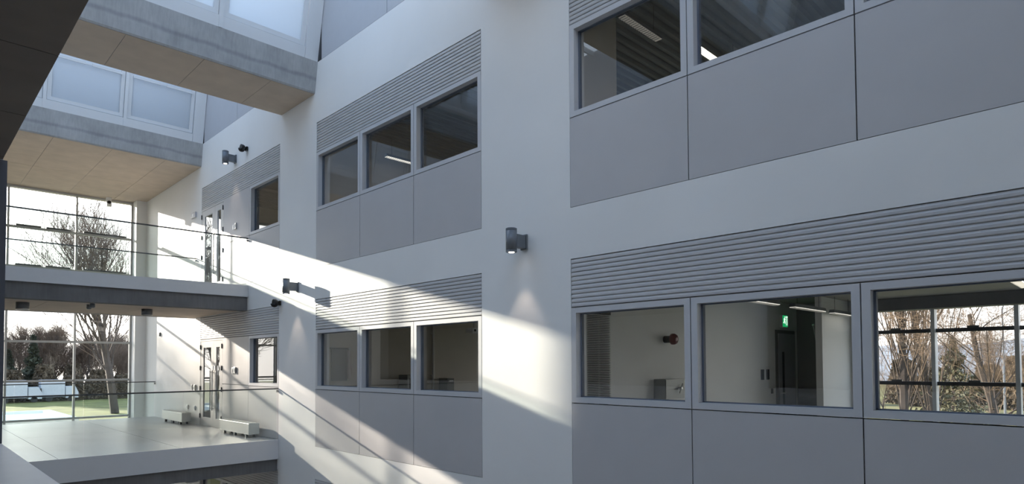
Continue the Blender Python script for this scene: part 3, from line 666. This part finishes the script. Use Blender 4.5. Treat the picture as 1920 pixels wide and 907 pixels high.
def heater(y0, y1, label):
    t = empty('convector_heater', (D - 0.24, (y0 + y1) / 2, 0)); tag(t, label, 'heater', 'low convector heaters on the lower walkway'); h = (y1 - y0) / 2
    cs = MB().box((-0.12, -h, 0.075), (0.12, h, 0.325)).build('casing', M_HEAT, t, bevel=0.006)
    s = MB(); n = int(h * 2 / 0.03)
    for i in range(n): s.box((-0.095, -h + 0.03 + i * 0.03, 0.325), (0.095, -h + 0.042 + i * 0.03, 0.331))
    o = s.build('grille_bars', M_HEAT, cs); o['kind'] = 'stuff'
    for y in (-h + 0.22, 0, h - 0.22):
        for x in (-0.08, 0.08): box('foot', (x - 0.025, y - 0.03, 0.0), (x + 0.025, y + 0.03, 0.075), M_RAIL, t)
    return t
heater(14.20, 15.95, 'low steel convector heater under the window, right of the lower doors')
heater(18.75, 20.50, 'low steel convector heater at the wall, left of the lower doors')

# ------------------------------------------------------------------ outside
GZ = -3.6
M_LAWN = mat('lawn_grass', (0.13, 0.125, 0.025), 0.9, var=0.4, scale=0.35)
M_MEADOW = mat('meadow_grass', (0.20, 0.18, 0.07), 0.9, var=0.35, scale=0.3)
M_BARK = mat('bare_bark', (0.058, 0.045, 0.036), 0.9, var=0.3, scale=2.5)
M_TWIG = mat('orange_twigs', (0.17, 0.118, 0.075), 0.85, var=0.25, scale=1.0)
M_TWIGD = mat('brown_twigs', (0.11, 0.078, 0.058), 0.85, var=0.25, scale=1.0)
M_EVER = mat('evergreen_needles', (0.035, 0.042, 0.024), 0.8, var=0.35, scale=1.5)
M_BUSH = mat('brown_hedge_leaves', (0.085, 0.065, 0.04), 0.85, var=0.4, scale=1.2)
struct(box('lawn', (-160, 24.8, GZ - 0.2), (170, 200, GZ), M_LAWN))
struct(box('meadow_ground', (14.4, -120, GZ - 0.2), (240, 24.8, GZ - 0.02), M_MEADOW))
s = MB()   # distant hills to the east
n = 60
for i in range(n):
    y0, y1 = -420 + i * 18, -420 + (i + 1) * 18
    hh = lambda y: 24 + 7 * math.sin(y * 0.011 + 1.0) + 4 * math.sin(y * 0.031)
    s.hexa([(900, y0, -40), (1100, y0, -40), (1100, y1, -40), (900, y1, -40), (960, y0, hh(y0)), (1040, y0, hh(y0)), (1040, y1, hh(y1)), (960, y1, hh(y1))])
struct(s.build('hills', mat('hazy_blue_grey_hill', (0.24, 0.27, 0.31), 1.0, var=0.08, scale=0.02)))  # distance haze is put into the base colour
t = struct(empty('pavilion_roof', (3.5, 36.2, -0.6)))
for nm, a, b in (('roof_deck', (-12, -3.2, -0.3), (2.0, 3.2, -0.12)), ('roof_rim', (2.0, -3.5, -0.3), (2.35, 3.5, 0.0)), ('roof_rim', (-12, 3.2, -0.3), (2.0, 3.5, 0.0)), ('roof_rim', (-12, -3.5, -0.3), (2.0, -3.2, 0.0)), ('wall', (-11, -3, -3.0), (1.8, 3, -0.3))):
    box(nm, a, b, mat('white_roof_membrane', (0.78, 0.78, 0.76), 0.6, var=0.02), t)

def tree_mesh(rng, H, r0, levels, fan, up, twig_len, nk=(6, 4, 3, 3, 3), trunks=1, spread=0.75, first=0.3, cr=0.5, rmin=0.008, c0=None):
    tr, tw = MB(), MB()
    def branch(p, d, L, r, lv):
        k = 4 if lv < 2 else 3; pts = [p.copy()]; rad = [r]; dd = d.copy()
        for i in range(k):
            dd = (dd + Vector((rng.gauss(0, .10), rng.gauss(0, .10), rng.gauss(0, .08) + up * (0.10 if lv else 0.02)))).normalized()
            pts.append(pts[-1] + dd * (L / k)); rad.append(r * (1 - (0.55 if lv < levels else 0.8) * (i + 1) / k))
        (tr if lv <= 1 else tw).tube(pts, rad, nk[min(lv, 4)], cap=False)
        if lv >= levels: return
        n = fan[lv]
        for i in range(n):
            f = first + (1 - first) * (i + rng.random() * 0.8) / n if lv == 0 else 0.2 + 0.8 * (i + rng.random() * 0.8) / n
            f = min(f, 0.999); q = f * k; j = int(q); pp = pts[j].lerp(pts[j + 1], q - j); rr = rad[j] + (rad[j + 1] - rad[j]) * (q - j)
            ax = Vector((rng.gauss(0, 1), rng.gauss(0, 1), rng.gauss(0, .25))).normalized(); loc = (pts[j + 1] - pts[j]).normalized()
            side = (ax - loc * ax.dot(loc)).normalized(); nd = (loc + side * (spread * (0.7 + 0.6 * rng.random())) + Vector((0, 0, up * 0.25))).normalized()
            nl = L * (0.62 if lv == 0 else 0.58) * (1.15 - 0.6 * f if lv == 0 else 0.75 + 0.5 * rng.random()) if lv < levels - 1 else twig_len * (0.6 + 0.8 * rng.random())
            branch(pp, nd, nl, max(rr * (c0 if c0 and lv == 0 else cr), rmin), lv + 1)
    for k in range(trunks):
        o = Vector((rng.gauss(0, .35) if trunks > 1 else 0, rng.gauss(0, .35) if trunks > 1 else 0, 0)); branch(o, Vector((rng.gauss(0, .06), rng.gauss(0, .06), 1)).normalized(), H * 0.85, r0, 0)
    return tr, tw
def make_tree(nm, loc, label, group, rng, twm, **k):
    t = empty(nm, loc); tag(t, label, 'tree', group)
    a, b = tree_mesh(rng, **k); a.build('trunk', M_BARK, t); o = b.build('branches', twm, t); o['kind'] = 'stuff'
    return t
def tree_copy(src, loc, rz, sc, label):
    c = copy_tree(src); c.location = loc; c.rotation_euler = (0, 0, rz); c.scale = (sc, sc, sc); c['label'] = label
    return c
G1 = 'bare winter trees beyond the lawn'
big = make_tree('bare_tree', (17.6, 80.0, GZ), 'large bare tree with ivy trunk standing on the lawn by the end glazing', G1, random.Random(3), M_TWIGD, H=20, r0=0.45, levels=4, fan=(26, 9, 7, 5), up=0.75, twig_len=0.9, first=0.2, spread=0.62, cr=0.45, rmin=0.016, c0=0.34)
row = make_tree('bare_tree', (10, 134, GZ), 'bare brown tree in the distant row beyond the lawn', G1, random.Random(11), M_TWIGD, H=11, r0=0.2, levels=4, fan=(14, 8, 6, 5), up=0.6, twig_len=0.8, first=0.1, cr=0.5, rmin=0.022)
rr = random.Random(5)
for i in range(20):
    tree_copy(row, (10.5 + i * 1.25 + rr.uniform(-.6, .6), 126 + rr.uniform(0, 16), GZ), rr.uniform(0, 6.28), rr.uniform(0.62, 0.92), 'bare brown tree in the distant row beyond the lawn')
# bare trees left of the view whose branches break up the low sun on the wall
thin = make_tree('bare_tree', (-2.4, 57, GZ), 'sparse bare tree outside the end glazing left of the frame, nearest of three', G1, random.Random(43), M_TWIGD, H=13.2, r0=0.22, levels=4, fan=(13, 6, 4, 3), up=0.5, twig_len=0.85, first=0.3, spread=0.8, cr=0.45, rmin=0.027)
tree_copy(thin, (-4.9, 60, GZ), 2.2, 1.02, 'sparse bare tree outside the end glazing left of the frame, middle of three')
tree_copy(thin, (-3.4, 67, GZ), 4.0, 1.15, 'sparse bare tree outside the end glazing, right one of the second row')
tree_copy(thin, (-6.4, 69, GZ), 5.2, 1.15, 'sparse bare tree outside the end glazing, left one of the second row')
tree_copy(row, (-8.0, 58, GZ), 2.9, 1.28, 'dense bare tree outside the end glazing left of the frame, farthest of three')

def foliage_mesh(rng, pts, size, n):
    s = MB()
    for i in range(n):
        p = Vector(pts(rng)); u = Vector((rng.gauss(0, 1), rng.gauss(0, 1), rng.gauss(0, 1))).normalized(); v = u.cross(Vector((rng.gauss(0, 1), rng.gauss(0, 1), rng.gauss(0, 1)))).normalized(); z = size * (0.6 + 0.8 * rng.random())
        o = len(s.v); s.v += [tuple(p - u * z), tuple(p + v * z * 0.5), tuple(p + u * z), tuple(p - v * z * 0.5)]; s.f.append((o, o + 1, o + 2, o + 3))
    return s
def conifer(loc, H, R, label, ma=M_EVER, n=3500):
    t = empty('conifer', loc); tag(t, label, 'tree', 'dark evergreens beyond the lawn')
    MB().tube([(0, 0, 0), (0, 0, H * 0.95)], [0.25, 0.03], 6).build('trunk', M_BARK, t)
    def pt(r):
        f = r.random() ** 1.5; tier = 0.75 + 0.25 * math.sin(f * 34); a = r.random() * 6.283; q = R * (1 - f) * tier * math.sqrt(r.random()); return (q * math.cos(a), q * math.sin(a), H * (0.06 + 0.94 * f))
    o = foliage_mesh(random.Random(int(H * 10)), pt, 0.38 if n > 3000 else 0.16, n).build('foliage', ma, t); o['kind'] = 'stuff'
    return t
conifer((15.5, 120, GZ), 9.8, 2.4, 'tallest pointed dark conifer beyond the lawn'); conifer((12.6, 121, GZ), 7.6, 2.2, 'shorter dark conifer left of the tallest one')
bush0 = None; rr = random.Random(9)
for i in range(16):
    loc = (8 + i * 1.7 + rr.uniform(-.5, .5), (117.0 if i % 2 else 124.5) + rr.uniform(-.6, .6), GZ)
    if bush0 is None:
        bush0 = empty('hedge_bush', loc); tag(bush0, 'brown leafless hedge bush along the far side of the lawn', 'bush', 'hedge bushes along the lawn')
        def pt(r):
            a = r.random() * 6.283; b = r.random(); q = math.sqrt(r.random()) * 2.1 * (1 - 0.55 * b); return (q * math.cos(a), q * math.sin(a), 0.1 + 4.3 * b)
        o = foliage_mesh(random.Random(2), pt, 0.22, 3200).build('foliage', M_BUSH, bush0); o['kind'] = 'stuff'
        MB().tube([(0, 0, 0), (0, 0, 2.4)], [0.09, 0.03], 5).build('stem', M_BARK, bush0)
    else:
        c = copy_tree(bush0); c.location = loc; c.rotation_euler = (0, 0, rr.uniform(0, 6)); c.scale = (1, 1, rr.uniform(0.8, 1.35))
# white containers parked before the hedge
M_VAN = mat('white_vehicle_paint', (0.50, 0.53, 0.58), 0.5, var=0.05); M_TYRE = mat('black_tyre', (0.02, 0.02, 0.02), 0.8, var=0.1)
def lorry(x, y, L, h, label):
    t = empty('parked_lorry', (x, y, GZ)); tag(t, label, 'lorry', 'white lorries parked beyond the lawn')
    box('cargo_box', (-L / 2, -1.1, 0.7), (L / 2 - 1.7, 1.1, h), M_VAN, t)
    cb = MB().prism([(L / 2 - 1.6, 0.5), (L / 2, 0.5), (L / 2, 1.3), (L / 2 - 0.4, 2.2), (L / 2 - 1.6, 2.2)], 'y', -1.0, 1.0).build('cab', M_VAN, t)
    MB().box((L / 2 - 0.42, -0.9, 1.35), (L / 2 - 0.05, 0.9, 2.0)).build('windscreen', M_BLACK, cb)
    for xx in (-L / 2 + 1.0, L / 2 - 0.9):
        for yy_ in (-1.0, 0.85): MB().lathe([(0.42, 0), (0.42, 0.2)], (xx, yy_, 0.42), 14, 'y').build('wheel', M_TYRE, t)
lorry(13.1, 114, 5.2, 3.2, 'white lorry parked beyond the lawn, left one seen through the end glazing'); lorry(17.9, 114.5, 4.6, 3.2, 'pale blue-white lorry parked right of the other lorry')
t = empty('street_lamp', (60, 7.88, GZ)); tag(t, 'thin street lamp with a hooked head beyond the right window', 'street lamp')
MB().tube([(0, 0, 0), (0, 0, 9.2), (0, -0.1, 9.6), (0, -0.4, 9.75)], [0.09, 0.05, 0.05, 0.05], 6).build('post', M_LAMP, t)
box('lamp_head', (-0.12, -0.75, 9.68), (0.12, -0.3, 9.80), M_LAMP, t)
# trees seen through the room at the right
conifer((52, 9.6, GZ), 6.9, 3.2, 'dark ivy-green evergreen in the middle of the thicket beyond the right window', mat('olive_ivy', (0.075, 0.07, 0.035), 0.8, var=0.3), 2600)
G2 = 'bare trees beyond the lower right room'
pop = make_tree('poplar_tree', (33, 8.0, GZ), 'upright bare poplar, left trunk in the right window', G2, random.Random(21), M_TWIG, H=13, r0=0.21, levels=4, fan=(42, 7, 5, 4), up=1.2, twig_len=0.55, first=0.10, spread=0.5, cr=0.45, rmin=0.006, c0=0.17)
tree_copy(pop, (35.5, 7.6, GZ), 2.0, 1.1, 'upright bare poplar, thicker second trunk in the right window')
wil = make_tree('willow_tree', (31, 4.1, GZ), 'pale bare willow with drooping branches at the right edge', G2, random.Random(31), M_TWIG, H=8.5, r0=0.17, levels=4, fan=(16, 8, 6, 4), up=-0.25, twig_len=0.7, first=0.25, spread=0.9, cr=0.42, rmin=0.006, c0=0.25)
rr = random.Random(14)
for i in range(18):
    tree_copy(wil if i % 3 else pop, (60 + rr.uniform(0, 34), 0 + i * 1.6 + rr.uniform(-1, 1), GZ), rr.uniform(0, 6.28), rr.uniform(0.45, 0.8), 'bare orange-brown tree in the thicket beyond the right window')
for i in range(7):
    c = copy_tree(bush0); c.location = (82 + rr.uniform(0, 14), 2 + i * 4.0, GZ); c.scale = (1.1, 1.1, rr.uniform(0.9, 1.6)); c['label'] = 'brown bush in the thicket beyond the right window'; c['group'] = 'bushes beyond the right window'
